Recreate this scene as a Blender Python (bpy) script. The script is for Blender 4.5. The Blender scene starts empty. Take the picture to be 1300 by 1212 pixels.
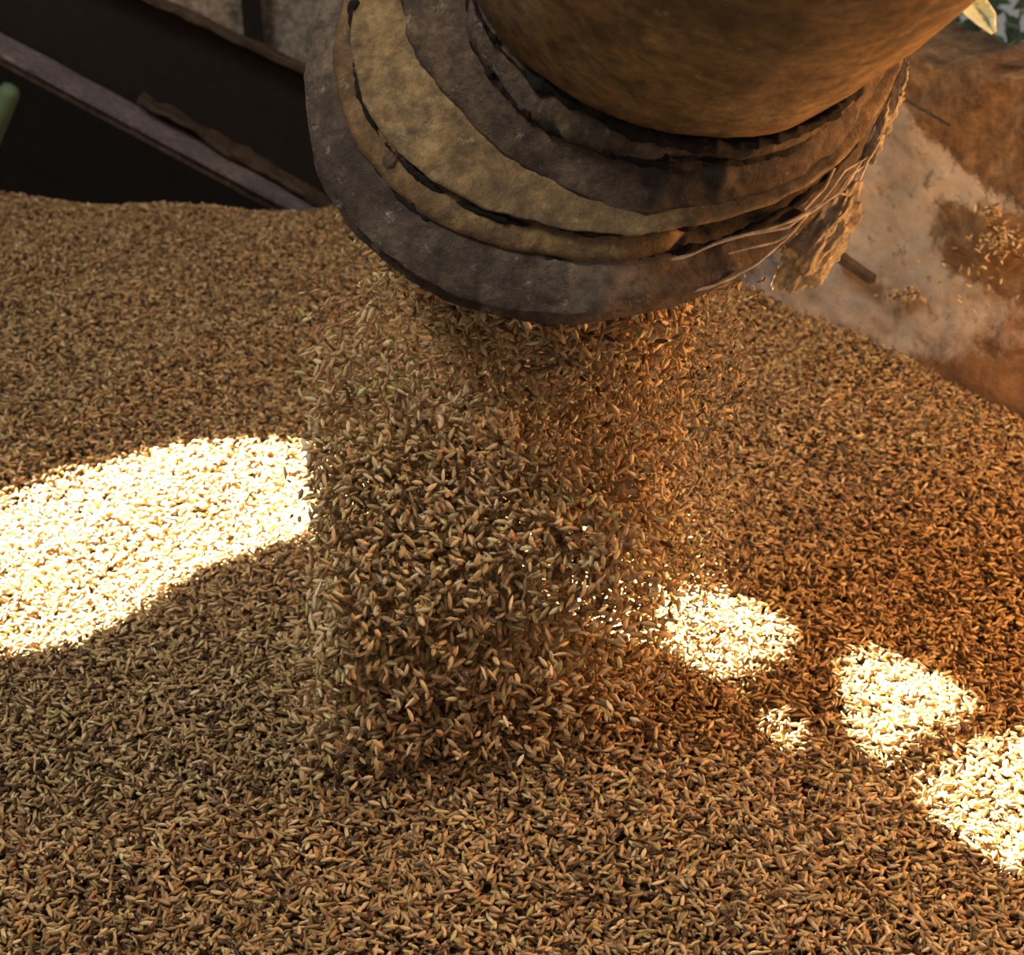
import bpy, bmesh, math, random
import numpy as np
from mathutils import Vector, noise, Matrix
from mathutils.geometry import tessellate_polygon
random.seed(7); rng = np.random.default_rng(7)
SC = bpy.context.scene; COL = SC.collection
PI = math.pi
# ------------------------------------------------------------------ camera
PITCH = math.radians(32); F = 2060.0; CAM = Vector((0, 0, .70))
fw = Vector((0, math.cos(PITCH), -math.sin(PITCH))); up = Vector((0, math.sin(PITCH), math.cos(PITCH))); rt = Vector((1, 0, 0))
cd = bpy.data.cameras.new('camera'); cam = bpy.data.objects.new('camera', cd); COL.objects.link(cam)
cam.location = CAM; cam.rotation_euler = (PI/2 - PITCH, 0, 0)
cd.sensor_width = 36; cd.lens = 36*F/1300; cd.sensor_fit = 'HORIZONTAL'; cd.clip_start = .02; cd.clip_end = 200
cd.dof.use_dof = True; cd.dof.focus_distance = .93; cd.dof.aperture_fstop = 14
SC.camera = cam
def ray(px, py): return (fw + rt*((px-650)/F) - up*((py-606)/F)).normalized()
def at_y(px, py, Y):
    r = ray(px, py); return CAM + r*(Y/r.y)
def on_z(px, py, z=0):
    r = ray(px, py); return CAM + r*((z-CAM.z)/r.z)
# ------------------------------------------------------------------ helpers
def tag(o, label=None, cat=None, group=None, kind=None):
    if label: o['label'] = label
    if cat: o['category'] = cat
    if group: o['group'] = group
    if kind: o['kind'] = kind
    return o
def empty(name, loc):
    o = bpy.data.objects.new(name, None); COL.objects.link(o); o.location = loc; o.empty_display_size = .05; return o
def link(name, me, mats, parent=None):
    o = bpy.data.objects.new(name, me); COL.objects.link(o)
    for m in (mats if isinstance(mats, (list, tuple)) else [mats]): me.materials.append(m)
    if parent:
        o.parent = parent; o.matrix_parent_inverse = Matrix.Translation(-parent.location)
    return o
def pymesh(name, vs, fs, mats, parent=None, smooth=True):
    me = bpy.data.meshes.new(name); me.from_pydata([tuple(v) for v in vs], [], fs)
    if smooth: me.polygons.foreach_set('use_smooth', [True]*len(me.polygons))
    me.update(); return link(name, me, mats, parent)
def beam(name, a, b, w, h, mat, parent=None, rough=0.0, seg=40, side=None):
    """irregular bar from a to b, w thick (towards the camera), h high"""
    a, b = Vector(a), Vector(b); d = (b-a).normalized()
    s = side or d.cross(Vector((0, 0, 1))).normalized(); t = s.cross(d).normalized()
    vs, fs = [], []
    prof = [(-1, -1), (-.9, -1), (.9, -1), (1, -.9), (1, .9), (.9, 1), (-.9, 1), (-1, .9)]
    for i in range(seg+1):
        p = a.lerp(b, i/seg)
        for x, y in prof:
            q = p + s*(x*w/2) + t*(y*h/2)
            q = q + (noise.noise_vector(q*40)*rough)
            vs.append(q)
    n = len(prof)
    for i in range(seg):
        for k in range(n): fs.append((i*n+k, i*n+(k+1) % n, (i+1)*n+(k+1) % n, (i+1)*n+k))
    fs.append(tuple(range(n))[::-1]); fs.append(tuple(seg*n+k for k in range(n)))
    return pymesh(name, vs, fs, mat, parent, False)
# ------------------------------------------------------------------ materials
def mat(name):
    m = bpy.data.materials.new(name); m.use_nodes = True; nt = m.node_tree
    b = nt.nodes['Principled BSDF']; return m, nt, b
def N(nt, typ, **kw):
    n = nt.nodes.new(typ)
    for k, v in kw.items():
        if k in n.inputs: n.inputs[k].default_value = v
        else: setattr(n, k, v)
    return n
def ramp(nt, src, stops, interp='LINEAR'):
    r = nt.nodes.new('ShaderNodeValToRGB'); r.color_ramp.interpolation = interp
    e = r.color_ramp.elements
    while len(e) < len(stops): e.new(.5)
    for k, (p, c) in enumerate(stops):
        e[k].position = p; e[k].color = (*c, 1) if len(c) == 3 else c
    nt.links.new(src, r.inputs[0]); return r.outputs[0]
def noise_n(nt, scale, detail=6, rough=.6, vec=None, dist=0.0):
    n = N(nt, 'ShaderNodeTexNoise'); n.inputs['Scale'].default_value = scale
    n.inputs['Detail'].default_value = detail; n.inputs['Roughness'].default_value = rough; n.inputs['Distortion'].default_value = dist
    if vec is None:
        tc = nt.nodes.get('TC') or N(nt, 'ShaderNodeNewGeometry'); tc.name = 'TC'; vec = tc.outputs['Position']
    nt.links.new(vec, n.inputs['Vector']); return n.outputs['Fac']
def mix(nt, fac, a, b, blend='MIX'):
    m = nt.nodes.new('ShaderNodeMix'); m.data_type = 'RGBA'; m.blend_type = blend
    for sock, v in ((m.inputs[0], fac), (m.inputs[6], a), (m.inputs[7], b)):
        if hasattr(v, 'is_output'): nt.links.new(v, sock)
        else: sock.default_value = v if isinstance(v, (int, float)) else ((*v, 1) if len(v) == 3 else v)
    return m.outputs[2]
def bump(nt, b, src, strength, dist):
    n = N(nt, 'ShaderNodeBump'); n.inputs['Strength'].default_value = strength; n.inputs['Distance'].default_value = dist
    nt.links.new(src, n.inputs['Height'])
    if b.inputs['Normal'].is_linked:
        nt.links.new(b.inputs['Normal'].links[0].from_socket, n.inputs['Normal'])
    nt.links.new(n.outputs[0], b.inputs['Normal'])

def grain_mat():
    m, nt, b = mat('barley_husk')
    at = N(nt, 'ShaderNodeAttribute', attribute_name='tone')
    sep = N(nt, 'ShaderNodeSeparateColor'); nt.links.new(at.outputs['Color'], sep.inputs[0])
    c = ramp(nt, sep.outputs[0], [(0, (.055, .030, .015)), (.22, (.20, .122, .060)), (.5, (.46, .315, .150)), (.8, (.66, .485, .26)), (1, (.82, .68, .43))])
    # hue drift: a few green, a few pinkish kernels
    c2 = ramp(nt, sep.outputs[1], [(0, (.84, 1.0, .74)), (.18, (1, 1, .93)), (.75, (1, .98, .96)), (1, (1.0, .84, .84))])
    c = mix(nt, 1.0, c, c2, 'MULTIPLY')
    # darker germ tip
    t = ramp(nt, sep.outputs[2], [(0, (.55, .48, .42)), (.22, (1, 1, 1)), (.9, (1, 1, 1)), (1, (.7, .62, .5))])
    c = mix(nt, 1.0, c, t, 'MULTIPLY')
    nt.links.new(c, b.inputs['Base Color']); b.inputs['Roughness'].default_value = .48
    b.inputs['Specular IOR Level'].default_value = .45
    return m
def bed_mat():
    m, nt, b = mat('grain_bed'); n = noise_n(nt, 260, 3)
    nt.links.new(ramp(nt, n, [(.3, (.03, .017, .008)), (.7, (.15, .085, .038))]), b.inputs['Base Color'])
    b.inputs['Roughness'].default_value = .9; return m
def rusty(name, stops, sc=9, bs=.8, fine=120, spots=None, met=0.0, rough=.7):
    m, nt, b = mat(name)
    n1 = noise_n(nt, sc, 9, .72, dist=.25); n2 = noise_n(nt, fine, 5, .7); n3 = noise_n(nt, sc*5.3, 8, .75, dist=.3)
    c = ramp(nt, n1, stops)
    c = mix(nt, ramp(nt, n3, [(.42, (0, 0, 0)), (.62, (.75, .75, .75))]), c, stops[0][1])
    c = mix(nt, .8, c, ramp(nt, n2, [(.32, (.38, .35, .33)), (.66, (1.35, 1.3, 1.2))]), 'MULTIPLY')
    if spots: c = mix(nt, ramp(nt, noise_n(nt, sc*7, 5, .75), [(.60, (0, 0, 0)), (.70, (.8, .8, .8))]), c, spots)
    nt.links.new(c, b.inputs['Base Color']); b.inputs['Roughness'].default_value = rough; b.inputs['Metallic'].default_value = met
    bump(nt, b, n3, bs, .005); bump(nt, b, n2, bs*.7, .0012)
    return m
M = {}
M['grain'] = grain_mat(); M['bed'] = bed_mat()
M['body'] = rusty('ochre_dust_steel', [(.36, (.085, .048, .024)), (.5, (.25, .15, .062)), (.64, (.42, .29, .14))], 9, .6, spots=(.42, .32, .2))
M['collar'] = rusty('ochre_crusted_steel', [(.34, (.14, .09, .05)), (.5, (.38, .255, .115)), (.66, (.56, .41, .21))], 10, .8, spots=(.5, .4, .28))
M['strap'] = rusty('grey_brown_crusted_steel', [(.34, (.050, .034, .032)), (.5, (.15, .10, .07)), (.66, (.30, .22, .135))], 13, 1.0, spots=(.4, .34, .26))
M['rim'] = rusty('grey_mud_steel', [(.34, (.060, .042, .038)), (.5, (.17, .125, .095)), (.66, (.34, .28, .22))], 12, .9, spots=(.46, .42, .38))
M['dark'] = rusty('dark_metal_and_shade', [(.3, (.006, .004, .005)), (.7, (.014, .010, .010))], 8, .3, rough=.9)  # near-black for chute and post; also paints the shade on the back wall
M['joint_shade'] = rusty('joint_shade_crust', [(.3, (.008, .005, .005)), (.7, (.035, .022, .016))], 30, 1.0, rough=.9)  # near-black colour carries the shadow of the pipe joints, with some crust
M['flange'] = rusty('blue_grey_steel', [(.3, (.10, .09, .11)), (.55, (.24, .22, .26)), (.75, (.34, .33, .34))], 20, .5, rough=.5)
M['ledge'] = rusty('dusty_rail', [(.35, (.03, .018, .014)), (.55, (.10, .07, .045)), (.75, (.22, .16, .11))], 14, .5)
M['plaster'] = rusty('old_plaster', [(.34, (.10, .08, .065)), (.46, (.50, .43, .36)), (.8, (.74, .67, .58))], 16, .7, spots=(.10, .08, .06))
M['board'] = rusty('weathered_board', [(.3, (.05, .035, .022)), (.7, (.14, .10, .065))], 5, .6)
M['floor'] = rusty('dusty_concrete', [(.3, (.05, .04, .03)), (.7, (.14, .11, .08))], 5, .6)
M['crust'] = rusty('pale_husk_mat', [(.25, (.60, .49, .36)), (.42, (.84, .75, .60)), (.72, (.93, .87, .75))], 45, 1.0)
M['cob'] = rusty('dusty_cobweb', [(.3, (.55, .45, .33)), (.7, (.85, .76, .62))], 60, .3)
M['straw'] = rusty('straw', [(.3, (.36, .24, .10)), (.7, (.70, .53, .28))], 60, .3)
m, nt, b = mat('green_paint'); b.inputs['Base Color'].default_value = (.10, .16, .10, 1); b.inputs['Roughness'].default_value = .7; M['green'] = m
m, nt, b = mat('leaf_green'); nt.links.new(ramp(nt, noise_n(nt, 30), [(.3, (.02, .05, .025)), (.7, (.09, .16, .08))]), b.inputs['Base Color']); M['leaf'] = m
m, nt, b = mat('pale_sheet'); nt.links.new(ramp(nt, noise_n(nt, 40), [(.3, (.62, .72, .55)), (.7, (.86, .90, .78))]), b.inputs['Base Color']); b.inputs['Roughness'].default_value = .6; M['sheet'] = m

# wall on the right: plaster face with dirt lying and caked on it (patterns by place along the wall, not by light)
WA = Vector((.24, 1.49, 0)); WD = Vector((.59, -.807, 0)).normalized(); WN = Vector((-.807, -.59, 0)).normalized()
def wall_mat():
    m, nt, b = mat('dirty_plaster_wall')
    g = N(nt, 'ShaderNodeNewGeometry'); g.name = 'TC'
    at = N(nt, 'ShaderNodeAttribute', attribute_name='dirt'); sep = N(nt, 'ShaderNodeSeparateColor'); nt.links.new(at.outputs['Color'], sep.inputs[0])
    base = ramp(nt, noise_n(nt, 14, 8, .66, dist=.15), [(.30, (.30, .22, .16)), (.5, (.50, .40, .31)), (.7, (.62, .53, .44))])
    base = mix(nt, ramp(nt, noise_n(nt, 70, 5, .7), [(.58, (0, 0, 0)), (.70, (.8, .8, .8))]), base, (.16, .10, .06))
    grey = ramp(nt, noise_n(nt, 22, 6, .6), [(.3, (.16, .14, .135)), (.7, (.36, .33, .31))])
    brown = ramp(nt, noise_n(nt, 55, 7, .75, dist=.2), [(.3, (.07, .036, .016)), (.52, (.21, .12, .055)), (.75, (.40, .27, .15))])
    orange = ramp(nt, noise_n(nt, 26, 8, .7, dist=.2), [(.3, (.12, .05, .02)), (.6, (.30, .15, .06)), (.8, (.40, .26, .15))])
    e = noise_n(nt, 34, 8, .75, dist=.3)
    def msk(ch, sharp=.06):
        a = N(nt, 'ShaderNodeMath', operation='ADD'); nt.links.new(ch, a.inputs[0])
        s = N(nt, 'ShaderNodeMath', operation='MULTIPLY_ADD'); nt.links.new(e, s.inputs[0]); s.inputs[1].default_value = .9; s.inputs[2].default_value = -.45
        nt.links.new(s.outputs[0], a.inputs[1])
        return ramp(nt, a.outputs[0], [(.5-sharp, (0, 0, 0)), (.5+sharp, (1, 1, 1))])
    c = mix(nt, msk(sep.outputs[2]), base, grey)
    c = mix(nt, msk(sep.outputs[1], .1), c, orange)
    c = mix(nt, msk(sep.outputs[0]), c, brown)
    nt.links.new(c, b.inputs['Base Color']); b.inputs['Roughness'].default_value = .9
    bump(nt, b, noise_n(nt, 60, 6, .7), .8, .003); bump(nt, b, noise_n(nt, 240, 4, .7), .6, .001)
    return m
M['wall'] = wall_mat()

# ------------------------------------------------------------------ terrain of the heap
def hgt(x, y):
    """height of the grain surface; numpy arrays"""
    h = .006*np.sin(x*9+1.3)*np.cos(y*7.1) + .003*np.sin(x*23+y*17) + .0025*np.sin(x*31-y*27+2)
    h = h + .022*np.exp(-(((x+.03)/.17)**2 + ((y-.86)/.12)**2))       # fresh cone under the stream
    back = np.clip(y - (1.70 + .02*np.sin(x*6)), 0, None)
    h = h - .55*back - .6*back*back                                          # the heap falls away behind its crest
    return h
def on_heap(px, py):
    z = 0.0
    for _ in range(6):
        p = on_z(px, py, z); z = float(hgt(np.array(p.x), np.array(p.y)))
    return p
# ------------------------------------------------------------------ kernel batches (numpy meshes)
def kernel(lod):
    if lod == 0:
        us = [-1, -.82, -.42, .05, .5, .84, 1]; rs = [.10, .50, .92, 1, .82, .42, .08]; k = 6
    else:
        us = [-1, -.5, .35, 1]; rs = [.12, .9, .9, .08]; k = 5
    vs, fs, uu = [], [], []
    for u_, r_ in zip(us, rs):
        for j in range(k):
            a = 2*PI*j/k
            rr = r_*(.78 if (j == 0 and lod == 0) else 1)                     # the crease
            vs.append((u_, rr*math.cos(a)*.82, rr*math.sin(a))); uu.append(u_*.5+.5)
    for i in range(len(us)-1):
        for j in range(k): fs.append((i*k+j, (i+1)*k+j, (i+1)*k+(j+1) % k, i*k+(j+1) % k))
    return np.array(vs, np.float32), np.array(fs, np.int32), np.array(uu, np.float32)
def rot_dirs(n, tilt):
    """random unit axis with limited tilt above the horizontal (radians; None = any direction)"""
    az = rng.uniform(0, 2*PI, n)
    el = np.arcsin(rng.uniform(-1, 1, n)) if tilt is None else rng.normal(0, tilt, n)
    return np.stack([np.cos(az)*np.cos(el), np.sin(az)*np.cos(el), np.sin(el)], 1)
def batch(pos, L, W, axis, lod, tone):
    V, Fc, U = kernel(lod); n = len(pos)
    ref = np.tile(np.array([0, 0, 1.0]), (n, 1)); m = np.abs(axis[:, 2]) > .95; ref[m] = (1, 0, 0)
    b = np.cross(ref, axis); b /= np.linalg.norm(b, axis=1)[:, None]; c = np.cross(axis, b)
    ro = rng.uniform(0, 2*PI, n)[:, None]; b, c = b*np.cos(ro)+c*np.sin(ro), c*np.cos(ro)-b*np.sin(ro)
    bend = (V[:, 0]**2)[None, :, None]*(rng.uniform(-.18, .18, n)[:, None, None])
    P = pos[:, None, :] + V[None, :, 0:1]*(L/2)[:, None, None]*axis[:, None, :] \
        + V[None, :, 1:2]*(W/2)[:, None, None]*b[:, None, :] + V[None, :, 2:3]*(W/2)[:, None, None]*c[:, None, :] \
        + bend*(W)[:, None, None]*b[:, None, :]
    Q = Fc[None] + (np.arange(n, dtype=np.int32)*len(V))[:, None, None]
    T = np.ones((n, len(V), 4), np.float32)
    T[:, :, 0] = tone[0][:, None]; T[:, :, 1] = tone[1][:, None]; T[:, :, 2] = U[None]
    return P.reshape(-1, 3).astype(np.float32), Q.reshape(-1, 4), T.reshape(-1, 4)
def np_mesh(name, parts, mats, extra=None, parent=None):
    P, Q, T, MI, off = [], [], [], [], 0
    for p, q, t, mi in parts:
        P.append(p); Q.append(q+off); T.append(t); MI.append(np.full(len(q), mi, np.int32)); off += len(p)
    P = np.concatenate(P); Q = np.concatenate(Q).astype(np.int32); T = np.concatenate(T); MI = np.concatenate(MI)
    me = bpy.data.meshes.new(name); me.vertices.add(len(P)); me.vertices.foreach_set('co', P.astype(np.float32).ravel())
    me.loops.add(Q.size); me.loops.foreach_set('vertex_index', Q.ravel())
    me.polygons.add(len(Q)); me.polygons.foreach_set('loop_start', np.arange(0, Q.size, 4, dtype=np.int32))
    me.polygons.foreach_set('material_index', MI); me.polygons.foreach_set('use_smooth', np.ones(len(Q), bool))
    me.update(calc_edges=True)
    a = me.attributes.new('tone', 'FLOAT_COLOR', 'POINT'); a.data.foreach_set('color', T.astype(np.float32).ravel())
    return link(name, me, mats, parent)
def tones(n, lo=0.0):
    t = np.clip(rng.normal(.47, .27, n)+lo, 0, 1); return t, rng.uniform(0, 1, n)

# ------------------------------------------------------------------ the heap
def build_heap():
    xs = np.linspace(-1.15, 1.05, 150); ys = np.linspace(.42, 2.30, 150)
    X, Y = np.meshgrid(xs, ys); Z = hgt(X, Y)-.003
    P = np.stack([X, Y, Z], -1).reshape(-1, 3)
    i = np.arange(149)[:, None]*150+np.arange(149)[None]; i = i.reshape(-1)
    Q = np.stack([i, i+1, i+151, i+150], 1)
    T = np.full((len(P), 4), .5)
    parts = [(P, Q, T, 1)]
    for (y0, y1, dens, lod, zj) in ((.56, 1.16, 185e3, 0, .0075), (1.16, 1.80, 190e3, 1, .007), (1.80, 2.1, 90e3, 1, .005)):
        w0 = .36; area_w = .40*y1+.30
        n = int(dens*(y1-y0)*2*area_w)
        y = rng.uniform(y0, y1, n); x = rng.uniform(-area_w, area_w, n)
        k = np.abs(x) < .40*y+.14
        # nothing behind the right hand wall
        side = (x-WA.x)*WN.x + (y-WA.y)*WN.y
        k &= side > -.02
        x, y = x[k], y[k]; n = len(x)
        z = hgt(x, y)+rng.uniform(-.0015, zj, n)
        L = rng.normal(.0080, .0010, n).clip(.005, .011); W = rng.normal(.0027, .00035, n).clip(.0018, .0036)
        sc_ = 1-.28*np.clip((y-.95)/.6, 0, 1); L *= sc_; W *= sc_
        small = rng.uniform(0, 1, n) < .10; L[small] *= .55; W[small] *= .8
        t = tones(n); 
        parts.append((*batch(np.stack([x, y, z], 1), L, W, rot_dirs(n, .38), lod, t), 0))
    o = np_mesh('grain_heap', parts, [M['grain'], M['bed']])
    tag(o, 'heap of tan barley grain covering the floor, crossed by bright sun patches', 'grain', kind='stuff')
build_heap()

# axis and key rings of the pipe (used by the stream too)
def Nv(az, dep):
    az, dep = math.radians(az), math.radians(dep); return Vector((math.sin(az)*math.cos(dep), math.cos(az)*math.cos(dep), -math.sin(dep)))
PN = Nv(0, 50); PA = PN.cross(Vector((0, 0, 1))).normalized(); PB = PN.cross(PA)
# key rings: centre, radius, harmonics (a battered, slightly bent pipe)
KEYS = {'lip': (Vector((.045, .8697, .4214)), .154, (.0138, -.049, .0072, -.0003)),
        'g1': (Vector((.0565, .8594, .4519)), .1378, (.0233, -.0156, .0057, .0322)),
        'md': (Vector((.0725, .8634, .4709)), .1382, (-.0039, .0104, -.0126, -.0237)),
        'ld': (Vector((.0836, .836, .4714)), .1036, (.0093, -.0012, -.0135, .0246)),
        'g2': (Vector((.0869, .8312, .4869)), .1057, (.0069, .0165, -.033, .0063))}
# ------------------------------------------------------------------ the falling stream
def stream():
    n = 42000
    parts = []
    # s: 0 at the mouth, 1 at the heap ; u: 0 left edge, 1 right edge
    u = rng.beta(.95, 1.45, n); s = rng.uniform(0, 1, n)**1.12
    y = .765 + .02*u + rng.beta(1.2, 1.9, n)*.15 - .07*s*s*rng.uniform(0, 1, n)
    # left and right edges of the stream at mouth height and at the heap
    zt = .345 + .06*(1-u)**2 + (y-.78)*.75; zb = .0
    z = zb + (zt-zb)*(1-s)
    d = (y/.86)
    xl = (-.088 - .062*s**.7 - .010*np.sin(s*7))*d; xr = (.110 + .0*s)*d
    x = xl + (xr-xl)*u + rng.normal(0, .004, n)
    L = rng.normal(.0086, .0010, n).clip(.005, .0115); W = rng.normal(.0031, .0004, n).clip(.0018, .0040)
    rel = np.stack([x, y, z], 1)-np.array(KEYS['lip'][0]); ax_ = rel@np.array(PN); rad = np.linalg.norm(rel-ax_[:, None]*np.array(PN), axis=1)
    inside = (ax_ > .006) & ((rad < .146) | (ax_ > .13))
    keep = inside & (z > hgt(x, y)) & ~((s > .55) & (rng.uniform(0, 1, n) < (s-.55)*1.9))
    x, y, z, L, W, u = x[keep], y[keep], z[keep], L[keep], W[keep], u[keep]; n = len(x)
    parts.append((*batch(np.stack([x, y, z], 1), L, W, rot_dirs(n, None), 0, tones(n, .20)), 0))
    # fine chaff, mostly in the right part of the stream
    n = 9000
    u = rng.beta(2.6, 1.2, n); y = rng.uniform(.78, .92, n); z = rng.uniform(.0, .34, n)*(1-.0*y)
    x = (-.15+.29*u)*(y/.86)+rng.normal(0, .012, n)
    L = rng.uniform(.0018, .0050, n); W = L*rng.uniform(.25, .5, n)
    parts.append((*batch(np.stack([x, y, z], 1), L, W, rot_dirs(n, None), 1, tones(n, .08)), 0))
    o = np_mesh('grain_stream', parts, [M['grain']])
    tag(o, 'dense curtain of barley kernels falling from the pipe mouth onto the heap', 'grain', kind='stuff')
stream()

def one_kernel(name, L, W, tone):
    p, q, t = batch(np.zeros((1, 3)), np.array([L]), np.array([W]), np.array([[1., 0, 0]]), 0, (np.array([tone]), np.array([.5])))
    return np_mesh(name, [(p, q, t, 0)], [M['grain']])
k0 = one_kernel('loose_kernel', .0088, .0030, .75)
spots = [(402, 470, .84), (392, 528, .83), (908, 452, .84), (922, 520, .86), (897, 598, .85), (905, 640, .86), (880, 700, .86), (362, 600, .84), (370, 655, .83),
         (350, 735, .82), (345, 800, .82), (893, 760, .85), (912, 560, .87), (381, 498, .84), (936, 480, .86), (358, 690, .83)]
for i, (px, py, Y) in enumerate(spots):
    o = k0 if i == 0 else k0.copy()
    if i: COL.objects.link(o)
    o.location = at_y(px, py, Y); o.rotation_euler = [random.uniform(0, 6.28) for _ in range(3)]
    tag(o, 'stray barley kernel falling loose beside the edge of the grain stream', 'kernel', 'stray kernels falling beside the stream')
# ------------------------------------------------------------------ straw bits on the heap
def straw(name, L, r, bend):
    vs, fs = [], []; k = 6; seg = 8
    for i in range(seg+1):
        u_ = i/seg*2-1; rr = r*(1 - .35*abs(u_)**3)
        for j in range(k):
            a = 2*PI*j/k; vs.append((u_*L/2, rr*math.cos(a)+bend*u_*u_, rr*math.sin(a)*.7))
    for i in range(seg):
        for j in range(k): fs.append((i*k+j, i*k+(j+1) % k, (i+1)*k+(j+1) % k, (i+1)*k+j))
    fs.append(tuple(range(k))); fs.append(tuple(seg*k+j for j in range(k))[::-1])
    return pymesh(name, vs, fs, M['straw'])
protos = [straw('straw_bit', .020, .0008, .002), straw('straw_bit', .028, .0009, -.003), straw('straw_bit', .015, .0011, .001)]
used = set()
for (px, py, dg) in [(232, 688, 5), (128, 530, 40), (300, 842, 60), (150, 560, 10), (935, 900, -35), (1000, 700, 20), (60, 700, 70), (1040, 620, -10), (1120, 560, 30),
                     (250, 950, 15), (560, 1070, -40), (750, 1085, 25), (1130, 1060, -20), (80, 1010, 50), (180, 445, 10), (300, 470, 30), (960, 480, -60), (1210, 700, 15)]:
    i = random.randrange(3); o = protos[i] if i not in used else protos[i].copy()
    if i in used: COL.objects.link(o)
    used.add(i); p = on_heap(px, py); p.z += .0055; o.location = p; o.rotation_euler = (0, random.uniform(-.1, .1), math.radians(dg))
    tag(o, 'thin broken bit of straw lying on top of the barley heap', 'straw', 'straw bits lying on the heap')

# ------------------------------------------------------------------ the discharge pipe
def ringp(key, seg, dr=0.0, dt=0.0, nz=0.0, key2=None, f=0.0):
    C, R, h = key
    if key2:
        C = C.lerp(key2[0], f); R = R+(key2[1]-R)*f; h = [a+(b_-a)*f for a, b_ in zip(h, key2[2])]
    out = []
    for i in range(seg):
        t = 2*PI*i/seg
        d0 = PA*math.cos(t)+PB*math.sin(t)
        rr = (dr(d0) if callable(dr) else dr)+R*(1+h[0]*math.cos(2*t)+h[1]*math.sin(2*t)+h[2]*math.cos(3*t)+h[3]*math.sin(3*t))
        p = C - PN*dt + (PA*math.cos(t)+PB*math.sin(t))*rr
        if nz:
            d = (PA*math.cos(t)+PB*math.sin(t))
            p += d*(noise.fractal(p*28, .8, 2.2, 5)*nz) - PN*(noise.fractal(p*22+Vector((9, 3, 1)), .8, 2.2, 4)*nz*.8)
        out.append(p)
    return out
def loft(name, rings, m, parent, closed_ends=False):
    n = len(rings[0]); vs = [p for r_ in rings for p in r_]; fs = []
    for i in range(len(rings)-1):
        for k in range(n): fs.append((i*n+k, (i+1)*n+k, (i+1)*n+(k+1) % n, i*n+(k+1) % n))
    return pymesh(name, vs, fs, m, parent)
S = 420
pipe = empty('discharge_pipe', KEYS['lip'][0])
tag(pipe, 'big battered round metal pipe crusted with brown dust, pouring barley from above', 'pipe')
Lp, G1, LD, G2 = KEYS['lip'], KEYS['g1'], KEYS['ld'], KEYS['g2']
rimr = [ringp(G1, S, -.014, -.004), ringp(Lp, S, -.012, .004), ringp(Lp, S, -.008, .0, .001), ringp(Lp, S, -.001, -.001, .0015), ringp(Lp, S, .001, .003, .002),
        ringp(Lp, S, -.0035, .0075, .0015), ringp(Lp, S, -.0005, .012, .002)]
def sm(a, b, x): x = max(0, min(1, (x-a)/(b-a))); return x*x*(3-2*x)
def cav(k):                       # the gap behind the rim opens towards the right
    return lambda d: k*sm(.25, .6, d.x)
for f, k in ((.06, 0), (.14, 0), (.17, 0), (.3, 0), (.42, 0), (.5, -.0), (.58, -.0), (.66, -.001)):
    rimr.append(ringp(Lp, S, (lambda d, f=f, k=k: .0006*math.sin(f*40)+.001-.034*sm(.22, .42, f)*sm(.15, .5, d.x)), .012*(1-f), .0030, G1, f))
rimr += [ringp(Lp, S, (lambda d: -.0035-.034*sm(.15, .5, d.x)), .0045, .0015, G1, .69)]
rim_obj = loft('mouth_rim', rimr, M['rim'], pipe)
band = [ringp(Lp, S, (lambda d: -.006-.032*sm(.15, .5, d.x)), .0040, .0, G1, .67)]
for f, e in ((.71, .0), (.76, .002), (.84, .003), (.93, .0025), (1.0, .001)):
    band.append(ringp(Lp, S, (lambda d, e=e: e-.034*sm(.15, .5, d.x)), .004, .0022, G1, f))
band.append(ringp(G1, S, (lambda d: -.011-.028*sm(.15, .5, d.x)), .002, .001))
loft('inner_band', band, M['body'], pipe)
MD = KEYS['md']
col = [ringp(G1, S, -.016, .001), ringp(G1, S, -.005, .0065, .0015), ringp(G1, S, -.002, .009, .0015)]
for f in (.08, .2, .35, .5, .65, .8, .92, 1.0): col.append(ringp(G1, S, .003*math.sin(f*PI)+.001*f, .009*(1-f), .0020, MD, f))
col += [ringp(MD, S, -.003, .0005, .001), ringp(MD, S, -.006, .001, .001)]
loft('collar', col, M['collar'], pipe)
sh = [ringp(MD, S, -.008, -.001, .001)]
for f in (.04, .15, .3, .45, .6, .75, .88, .96): sh.append(ringp(MD, S, -.0035+.003*math.sin(f*PI), .0, .0036, LD, f))
sh += [ringp(LD, S, -.008, .0, .001)]
loft('shoulder', sh, M['strap'], pipe)
# the strap between the two dark seams climbs out to the body
st = [ringp(LD, S, -.010, -.001), ringp(LD, S, -.003, .003, .003)]
for f in (.06, .2, .4, .6, .8, .93): st.append(ringp(LD, S, .0025*math.sin(f*PI), .0, .0042, G2, f))
st += [ringp(G2, S, -.007, .000, .002)]
loft('strap', st, M['strap'], pipe)
bd = [ringp(G2, S, -.012, .001), ringp(G2, S, -.004, .003, .0012), ringp(G2, S, -.0005, .008, .0012)]
for i in range(1, 26):
    t = .008+i*.03; C, R, h = G2
    kk = (C+Vector((.2, 0, 0))*t, R+min(t, .45)*.2, [q*max(0, 1-i*.12) for q in h])
    bd.append(ringp(kk, S, 0, t, .0016))
loft('pipe_body', bd, M['body'], pipe)
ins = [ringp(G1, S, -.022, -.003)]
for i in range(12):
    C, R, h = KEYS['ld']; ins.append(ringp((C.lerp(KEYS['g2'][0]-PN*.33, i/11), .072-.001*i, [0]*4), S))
loft('inner_wall', ins, M['dark'], pipe)
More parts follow.
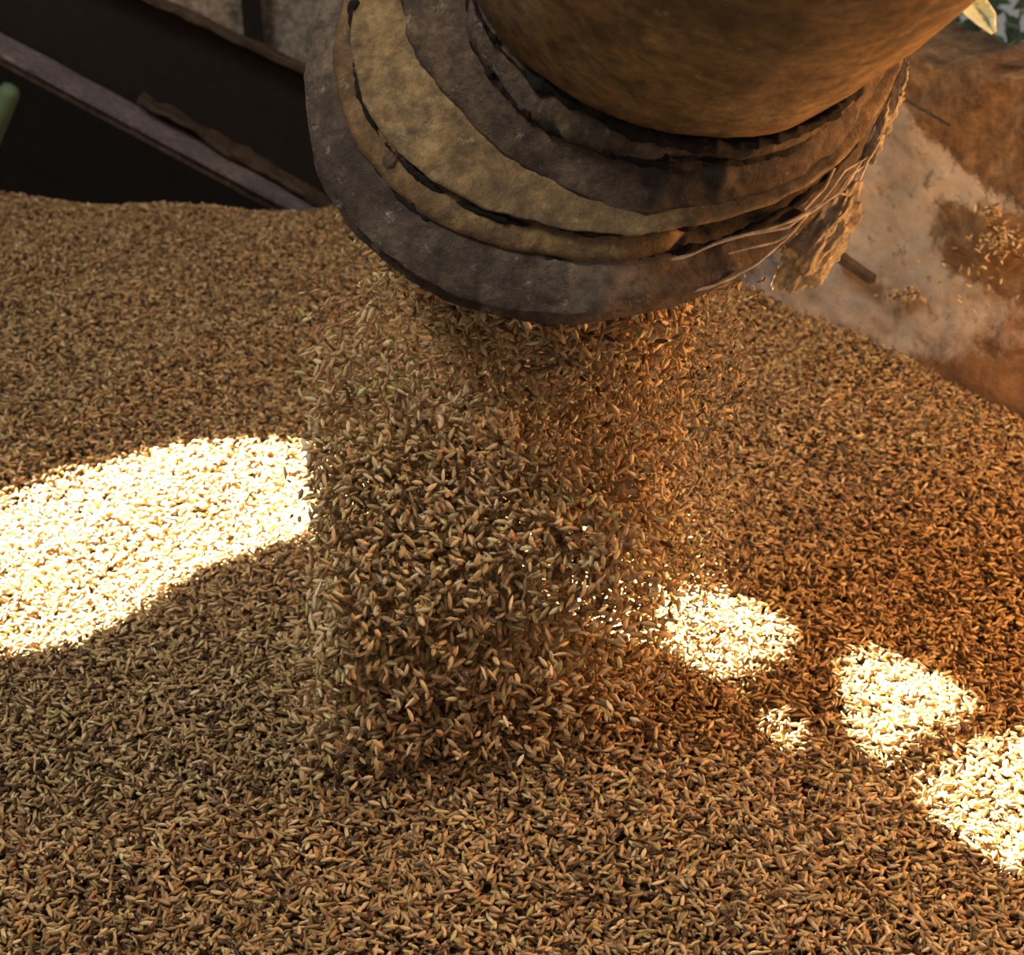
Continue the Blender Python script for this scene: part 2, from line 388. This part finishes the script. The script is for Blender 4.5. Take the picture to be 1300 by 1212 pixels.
def seam(key, w, dr, seed, lo=-2, dt=0.0):
    """dark crust line that paints in the shade of the joint, thick and thin by turns"""
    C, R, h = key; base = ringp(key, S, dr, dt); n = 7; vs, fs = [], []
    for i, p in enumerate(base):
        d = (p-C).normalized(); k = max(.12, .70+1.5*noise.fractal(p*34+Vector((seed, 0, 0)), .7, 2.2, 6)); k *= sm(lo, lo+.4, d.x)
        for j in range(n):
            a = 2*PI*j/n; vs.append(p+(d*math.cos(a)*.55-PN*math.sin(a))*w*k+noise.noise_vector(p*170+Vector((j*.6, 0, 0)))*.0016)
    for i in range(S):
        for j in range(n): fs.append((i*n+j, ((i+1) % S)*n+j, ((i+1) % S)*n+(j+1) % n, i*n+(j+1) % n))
    pymesh('seam', vs, fs, M['joint_shade'], pipe)
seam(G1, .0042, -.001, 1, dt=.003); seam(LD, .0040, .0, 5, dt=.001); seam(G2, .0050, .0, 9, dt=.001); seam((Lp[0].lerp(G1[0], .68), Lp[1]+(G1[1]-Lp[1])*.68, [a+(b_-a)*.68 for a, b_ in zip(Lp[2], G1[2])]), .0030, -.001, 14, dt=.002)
def surf_pt(key, px, py):
    """nearest point of a ring to the sight line through a pixel"""
    r = ray(px, py); best = None
    for p in ringp(key, 720):
        d = (p-CAM); e = (d - r*d.dot(r)).length
        if best is None or e < best[0]: best = (e, p)
    return best[1]
def lathe(name, prof, seg, loc, axis, m, parent):
    ax = axis.normalized(); a = ax.orthogonal().normalized(); b_ = ax.cross(a); vs, fs = [], []
    for (r_, z_) in prof:
        for j in range(seg):
            t = 2*PI*j/seg; vs.append(loc+ax*z_+(a*math.cos(t)+b_*math.sin(t))*max(r_, 1e-5))
    for i in range(len(prof)-1):
        for j in range(seg): fs.append((i*seg+j, i*seg+(j+1) % seg, (i+1)*seg+(j+1) % seg, (i+1)*seg+j))
    return pymesh(name, vs, fs, m, parent)
for (px, py, f) in ((415, 125, .35), (588, 338, .5), (498, 205, 1.0), (1000, 262, .45)):
    mid = (Lp[0].lerp(G1[0], f), Lp[1]+(G1[1]-Lp[1])*f, [a+(b_-a)*f for a, b_ in zip(Lp[2], G1[2])])
    p = surf_pt(mid, px, py); out = (p-mid[0]); out = (out-PN*out.dot(PN)).normalized(); nrm = (out*.8-PN*.6).normalized()
    lathe('bolt', [(.0001, .0045), (.0035, .0045), (.0048, .003), (.0052, -.004)], 6, p+nrm*.0015, nrm, M['strap'], rim_obj)

# ------------------------------------------------------------------ hanging crust and cobwebs at the right end of the rim
def blob(name, ctr, rad, m, parent=None, n=56, amp=.35, freq=30, seed=0):
    vs, fs = [], []
    for i in range(n+1):
        th = PI*i/n
        for j in range(n):
            ph = 2*PI*j/n; d = Vector((math.sin(th)*math.cos(ph), math.sin(th)*math.sin(ph), math.cos(th)))
            r_ = 1+amp*noise.fractal(d*2.1+Vector((seed, 0, 0)), .8, 2.1, 6)+.12*noise.noise(d*14+Vector((seed, 5, 0)))
            vs.append(Vector(ctr)+rad[0]*(d.x*r_)+rad[1]*(d.y*r_)+rad[2]*(d.z*r_))
    for i in range(n):
        for j in range(n): fs.append((i*n+j, (i+1)*n+j, (i+1)*n+(j+1) % n, i*n+(j+1) % n))
    return pymesh(name, vs, fs, m, parent)
c0 = at_y(1038, 305, .955); a0 = at_y(1085, 250, .955)-at_y(992, 368, .955)
ax = a0*.50; ay = Vector((0, .016, .006)); az_ = (at_y(1062, 325, .955)-at_y(1016, 288, .955))*.46
tag(blob('husk_clump', c0, (ax, ay, az_), M['crust'], seed=3), 'pale matted clump of husks and dust hanging at the right side of the pipe rim', 'dirt')
c1 = at_y(1108, 140, .965); a1 = at_y(1140, 80, .965)-at_y(1085, 215, .965)
tag(blob('dust_crust', c1, (a1*.52, Vector((0, .02, 0)), (at_y(1128, 160, .965)-at_y(1082, 130, .965))*.42), M['crust'], seed=11, amp=.5),
    'grey and pale flaking dust crust caked on the upper right end of the pipe rim', 'dirt')
def strands(name, lines, r, m):
    cu = bpy.data.curves.new(name, 'CURVE'); cu.dimensions = '3D'; cu.bevel_depth = r; cu.bevel_resolution = 2
    for L_ in lines:
        sp = cu.splines.new('POLY'); pts = []
        for i in range(len(L_)-1):
            for k in range(8): pts.append(L_[i].lerp(L_[i+1], k/8))
        pts.append(L_[-1]); sp.points.add(len(pts)-1)
        for k, p in enumerate(pts):
            q = p+noise.noise_vector(p*45)*.0022; sp.points[k].co = (*q, 1); sp.points[k].radius = .35+.9*abs(noise.noise(p*60))+.3*math.sin(k/len(pts)*PI)
    dg = bpy.data.objects.new('tmp', cu); COL.objects.link(dg)
    me = bpy.data.meshes.new_from_object(dg); bpy.data.objects.remove(dg); 
    o = bpy.data.objects.new(name, me); COL.objects.link(o); me.materials.clear(); me.materials.append(m); return o
def P3(l, Y): return [at_y(x, y, min(surf_pt(Lp, x, y).y, surf_pt(G1, x, y).y)-.006) for k, (x, y) in enumerate(l)]
w = [[(1100, 200), (1072, 218), (1040, 262), (1000, 288), (950, 300), (890, 318), (850, 330)],
     [(1092, 205), (1070, 240), (1030, 272), (985, 288), (940, 302)],
     [(1010, 292), (985, 306), (955, 315), (925, 324)],
     [(1098, 210), (1080, 222), (1062, 246), (1075, 250)],
     [(1060, 215), (1048, 240), (1020, 270)],
     [(1118, 180), (1098, 206), (1088, 232)],
     [(1030, 270), (1000, 300), (960, 335), (930, 352), (880, 368)]]
o = strands('cobweb', [P3(l, .86+.004*i) for i, l in enumerate(w)], .0011, M['cob'])
tag(o, 'dusty cobweb threads strung along the right underside of the pipe rim', 'cobweb', kind='stuff')

# ------------------------------------------------------------------ right hand wall
def wall_right():
    nu, nv = 240, 90; vs, fs, dirt = [], [], []
    s0, s1 = -.55, 1.5; H0 = -.12
    def top(s): return .272 + .02*s + .012*noise.noise(Vector((s*9, 3, 0))) + .006*noise.noise(Vector((s*40, 7, 0)))
    for i in range(nu+1):
        s = s0+(s1-s0)*i/nu
        for j in range(nv+1):
            v = j/nv; H = top(s); z = H0+(H-H0)*v
            off = -.03*z                                    # slight batter
            off += .010*max(0, 1-abs(z-.0)/.10)               # foot
            q = Vector((s*1.0, z, 0))
            off += .009*noise.fractal(q*9, .9, 2, 6)+.003*noise.fractal(q*40, .9, 2, 4)
            p = WA+WD*s+WN*off; p.z = z
            # place of the dirt along the wall
            vs.append(p)
            u_ = s; 
            r_ = max(0, min(1, (z-.185-.035*math.sin(u_*14+.5))/.07+.1))              # rubble and dust lying on the upper edge
            sp = math.exp(-(((u_-.28)/.085)**2+((z-.135)/.045)**2)); r_ = max(r_, .95*sp)
            g_ = max(0, min(1, .35+(u_-.13)*2.2-z*3.4))
            b_ = max(0, min(1, .62-(u_-.02)*3.6-abs(z-.03)*3.2))
            dirt.append((r_, g_, b_, 1))
    n = nv+1
    for i in range(nu):
        for j in range(nv): fs.append((i*n+j, i*n+j+1, (i+1)*n+j+1, (i+1)*n+j))
    base = len(vs)                                        # thickness behind: top and rear faces
    for i in range(nu+1):
        t = vs[i*n+nv]; vs.append(t-WN*.10+Vector((0, 0, .004*noise.noise(t*30)))); q = t-WN*.10; vs.append(Vector((q.x, q.y, H0)))
        dirt += [(1, 0, 0, 1)]*2
    for i in range(nu):
        a, b_ = base+2*i, base+2*i+2
        fs.append((i*n+nv, a, b_, (i+1)*n+nv)); fs.append((a, a+1, b_+1, b_))
    o = pymesh('wall_right', vs, fs, M['wall'])
    at = o.data.attributes.new('dirt', 'FLOAT_COLOR', 'POINT'); at.data.foreach_set('color', [c for d in dirt for c in d])
    tag(o, kind='structure')
wall_right()
def wall_pt(px, py, off=.006):
    r = ray(px, py); p0 = WA+WN*off; k = (p0-CAM).dot(WN)/r.dot(WN); return CAM+r*k
# kernels and husks caught on the wall
def caught():
    parts = []
    for (px, py, sx, sy, n) in ((1275, 300, 26, 16, 120), (1150, 376, 20, 9, 70), (1258, 268, 10, 8, 30), (1000, 405, 45, 8, 60), (1240, 350, 60, 30, 40)):
        for _ in range(n):
            p = wall_pt(random.gauss(px, sx*.6), random.gauss(py, sy*.6), .010+.004*random.random()); parts.append(p)
    n = len(parts); pos = np.array([tuple(p) for p in parts])
    L = rng.normal(.0075, .001, n).clip(.005, .01); W = rng.normal(.0026, .0003, n)
    o = np_mesh('stuck_grain', [(*batch(pos, L, W, rot_dirs(n, None), 1, tones(n, .1)), 0)], [M['grain']])
    tag(o, 'small clusters of barley kernels stuck to the dirty right hand wall', 'grain', kind='stuff')
caught()
# crooked cracks / sticks on the wall
for i, (a_, b_, wd, lab) in enumerate((((1062, 322), (1108, 355), .0085, 'dark broken lath leaning on the wall foot beside the pale husk clump'),
                                 ((1150, 125), (1205, 160), .0022, 'thin dark twig stuck across the upper part of the right hand wall'))):
    o = beam('wood_lath' if i == 0 else 'twig', wall_pt(*a_, .012), wall_pt(*b_, .012), wd, wd, M['board'], rough=.0015)
    tag(o, lab, 'lath' if i == 0 else 'twig')

# ------------------------------------------------------------------ background left: inclined chute
YB = 2.0
ch = empty('grain_chute', at_y(330, 240, YB)); tag(ch, 'dark inclined metal chute with a pale lower flange running down behind the heap', 'chute')
def line_ext(p0, p1, k0, k1, Y):
    a, b_ = at_y(*p0, Y), at_y(*p1, Y); d = b_-a; return a-d*k0, b_+d*k1
sideY = Vector((0, 1, 0))
a, b_ = line_ext((0, 66), (330, 243), .6, .25, YB); beam('lower_flange', a, b_, .03, .018, M['flange'], ch, .0006, side=sideY)
a2, b2 = line_ext((0, 56), (330, 232), .6, .25, YB); beam('flange_lip', a2, b2, .06, .004, M['flange'], ch, .0006, side=sideY)
a, b_ = line_ext((178, 122), (392, 244), .0, .15, YB+.02); beam('lower_rail', a, b_, .03, .007, M['ledge'], ch, .006, side=sideY)
a, b_ = line_ext((190, -4), (395, 92), 1.2, .3, YB+.03); beam('upper_rail', a, b_, .02, .008, M['ledge'], ch, .004, side=sideY)
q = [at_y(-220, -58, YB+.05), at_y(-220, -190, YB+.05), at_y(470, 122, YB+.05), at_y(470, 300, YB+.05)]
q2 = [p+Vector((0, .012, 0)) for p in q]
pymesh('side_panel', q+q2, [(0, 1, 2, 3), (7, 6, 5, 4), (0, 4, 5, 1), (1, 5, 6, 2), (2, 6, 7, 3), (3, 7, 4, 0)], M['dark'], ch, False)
# plaster pier and dark back wall
def box(name, x0, x1, y0, y1, z0, z1, m):
    vs = [(x, y, z) for x in (x0, x1) for y in (y0, y1) for z in (z0, z1)]
    return pymesh(name, vs, [(0, 1, 3, 2), (4, 6, 7, 5), (0, 4, 5, 1), (2, 3, 7, 6), (0, 2, 6, 4), (1, 5, 7, 3)], m, None, False)
tag(box('wall_left', -2.5, -2.4, -1.2, 3.1, -.8, 4.6, M['board']), kind='structure')
pl = at_y(232, 30, 2.45); pr = at_y(470, 30, 2.45)
o = box('plaster_beam', pl.x-.06, .60, 2.45, 2.7, -.10, .7, M['plaster']); tag(o, 'pale flaking plaster beam behind the dark chute, left of the pipe', 'beam')
pc = at_y(318, 10, 2.42)
o = box('post', pc.x-.012, pc.x+.012, 2.41, 2.445, -.8, .6, M['dark']); tag(o, 'thin dark post in front of the pale plaster behind the chute', 'post')
tag(box('floor', -2.2, 3.0, -1.2, 3.6, -.9, -.8, M['floor']), kind='structure')
g0, g1_ = at_y(-16, 185, 1.92), at_y(3, 138, 1.92)
lathe('green_pipe', [(.0, .06), (.010, .058), (.013, .05), (.013, -.1), (0, -.1)], 24, (g0+g1_)/2, (g1_-g0), M['green'], None)
tag(bpy.data.objects['green_pipe'], 'end of a small green pipe at the left edge below the chute', 'pipe')

# ------------------------------------------------------------------ top right: pale sheet and greenery beyond the wall
def sheet():
    ctr = [(1208, -28), (1222, -8), (1238, 8), (1252, 24), (1262, 42)]; wd = [30, 34, 34, 28, 8]
    vs, fs = [], []; Y = 1.30; K = 14; U = 40
    for i in range(U+1):
        t = i/U*4; k = min(3, int(t)); f = t-k
        cx = ctr[k][0]*(1-f)+ctr[k+1][0]*f; cy = ctr[k][1]*(1-f)+ctr[k+1][1]*f; ww = wd[k]*(1-f)+wd[k+1]*f
        for j in range(K+1):
            s = j/K-.5; p = at_y(cx+s*ww*.9, cy-s*ww*.55, Y+.012*math.cos(s*5)+.006*noise.noise(Vector((i*.3, j*.4, 0)))); vs.append(p)
    for i in range(U):
        for j in range(K): a = i*(K+1)+j; fs.append((a, a+1, a+K+2, a+K+1))
    o = pymesh('torn_sheet', vs, fs, M['sheet']); md = o.modifiers.new('thick', 'SOLIDIFY'); md.thickness = .002
    tag(o, 'bright pale torn strip of sheeting hanging at the top right corner', 'sheet')
sheet()
def shrub():
    vs, fs = [], []; c = at_y(1290, 5, 2.2); c.z -= .10
    for _ in range(1400):
        p = c+Vector((random.gauss(0, .20), random.gauss(0, .10), random.gauss(0, .12))); d = Vector([random.gauss(0, 1) for _ in range(3)]).normalized(); e = d.orthogonal().normalized()
        k = len(vs); l = random.uniform(.02, .045)
        vs += [p, p+d*l*.5+e*l*.25, p+d*l, p+d*l*.5-e*l*.25]; fs.append((k, k+1, k+2, k+3))
    for _ in range(8):
        k = len(vs); t = c+Vector((random.gauss(0, .12), random.gauss(0, .05), .1)); b0 = Vector((c.x+random.gauss(0, .02), c.y, -.8))
        vs += [b0, b0+Vector((.008, 0, 0)), t+Vector((.003, 0, 0)), t]; fs.append((k, k+1, k+2, k+3))
        vs += [b0+Vector((0, .006, 0)), b0+Vector((.004, -.006, 0)), t]; fs.append((k+4, k+5, k+6))
    tag(pymesh('shrub', vs, fs, M['leaf'], None, False), 'dark green shrub growing beyond the right hand wall', 'shrub')
shrub()

# ------------------------------------------------------------------ back wall of the shed, openings shaped to cast the sun patches
SUN_AZ, SUN_EL = math.radians(62), math.radians(36)
SD = Vector((-math.cos(SUN_EL)*math.cos(SUN_AZ), math.cos(SUN_EL)*math.sin(SUN_AZ), math.sin(SUN_EL)))
WY = 3.0
def to_wall(p):
    k = (WY-p.y)/SD.y; q = p+SD*k; return (q.x, q.z)
patches = [
    [(-160, 700), (-60, 665), (0, 645), (100, 607), (200, 581), (300, 570), (370, 571), (440, 580), (470, 620), (460, 672), (400, 690), (330, 706), (262, 730), (212, 757), (160, 792), (95, 828), (0, 842), (-160, 880)],
    [(600, 630), (690, 655), (760, 690), (830, 742), (900, 760), (960, 780), (1004, 800), (1008, 826), (985, 845), (945, 866), (920, 880), (890, 868), (858, 840), (800, 830), (720, 790), (630, 710)],
    [(1078, 862), (1100, 842), (1130, 840), (1165, 858), (1205, 875), (1233, 896), (1236, 912), (1205, 930), (1165, 945), (1135, 972), (1108, 972), (1093, 950), (1083, 905)],
    [(980, 938), (990, 926), (1012, 924), (1026, 934), (1022, 952), (1002, 964), (984, 956)],
    [(1182, 1002), (1215, 985), (1250, 965), (1300, 950), (1380, 940), (1380, 1150), (1330, 1130), (1270, 1110), (1232, 1080), (1200, 1062), (1178, 1040)],
]
holes = []
for poly in patches: holes.append([to_wall(on_heap(*p)+Vector((0, 0, .003))) for p in poly])
def plank_wall():
    outer = [(-2.4, -.8), (.62, -.8), (.62, 4.6), (-2.4, 4.6)]
    loops = [[Vector((y, z, 0)) for y, z in outer]]+[[Vector((y, z, 0)) for y, z in h] for h in holes]
    tris = tessellate_polygon(loops); flat = [v for l in loops for v in l]
    vs = [(v.x, WY, v.y) for v in flat]
    o = pymesh('wall_back', vs, [tuple(t) for t in tris], M['dark'], None, False)  # near-black colour puts the unlit space behind the chute into the wall
    md = o.modifiers.new('thick', 'SOLIDIFY'); md.thickness = .008; md.offset = 0
    tag(o, kind='structure')
plank_wall()

# ------------------------------------------------------------------ light
def sun(strength):
    l = bpy.data.lights.new('sun', 'SUN'); l.energy = strength; l.color = (1, .85, .61); l.angle = math.radians(.28)
    o = bpy.data.objects.new('sun', l); COL.objects.link(o); o.rotation_euler = (-SD).to_track_quat('-Z', 'Y').to_euler(); o.location = SD*6
sun(210)
def area(name, loc, tgt, size, energy, col):
    l = bpy.data.lights.new(name, 'AREA'); l.shape = 'DISK'; l.size = size; l.energy = energy; l.color = col
    o = bpy.data.objects.new(name, l); COL.objects.link(o); o.location = loc; o.rotation_euler = (Vector(tgt)-Vector(loc)).to_track_quat('-Z', 'Y').to_euler(); return o
l = bpy.data.lights.new('added_warm_fill', 'POINT'); l.energy = 15; l.color = (1, .45, .13); l.shadow_soft_size = .07
o = bpy.data.objects.new('added_warm_fill', l); COL.objects.link(o); o.location = (.62, .78, .38)   # added unseen warm light, imitates the orange glow on the right
area('added_key', (-1.3, .5, 2.5), (0, 1.0, .2), .8, 38, (1, .90, .76))          # added overhead key light, no roof opening is there
w = bpy.data.worlds.new('world'); SC.world = w; w.use_nodes = True
bg = w.node_tree.nodes['Background']; bg.inputs[0].default_value = (1.0, .93, .86, 1); bg.inputs[1].default_value = .22
SC.view_settings.view_transform = 'Standard'; SC.view_settings.look = 'None'; SC.view_settings.gamma = 1; SC.view_settings.use_curve_mapping = False
SC.view_settings.exposure = 0
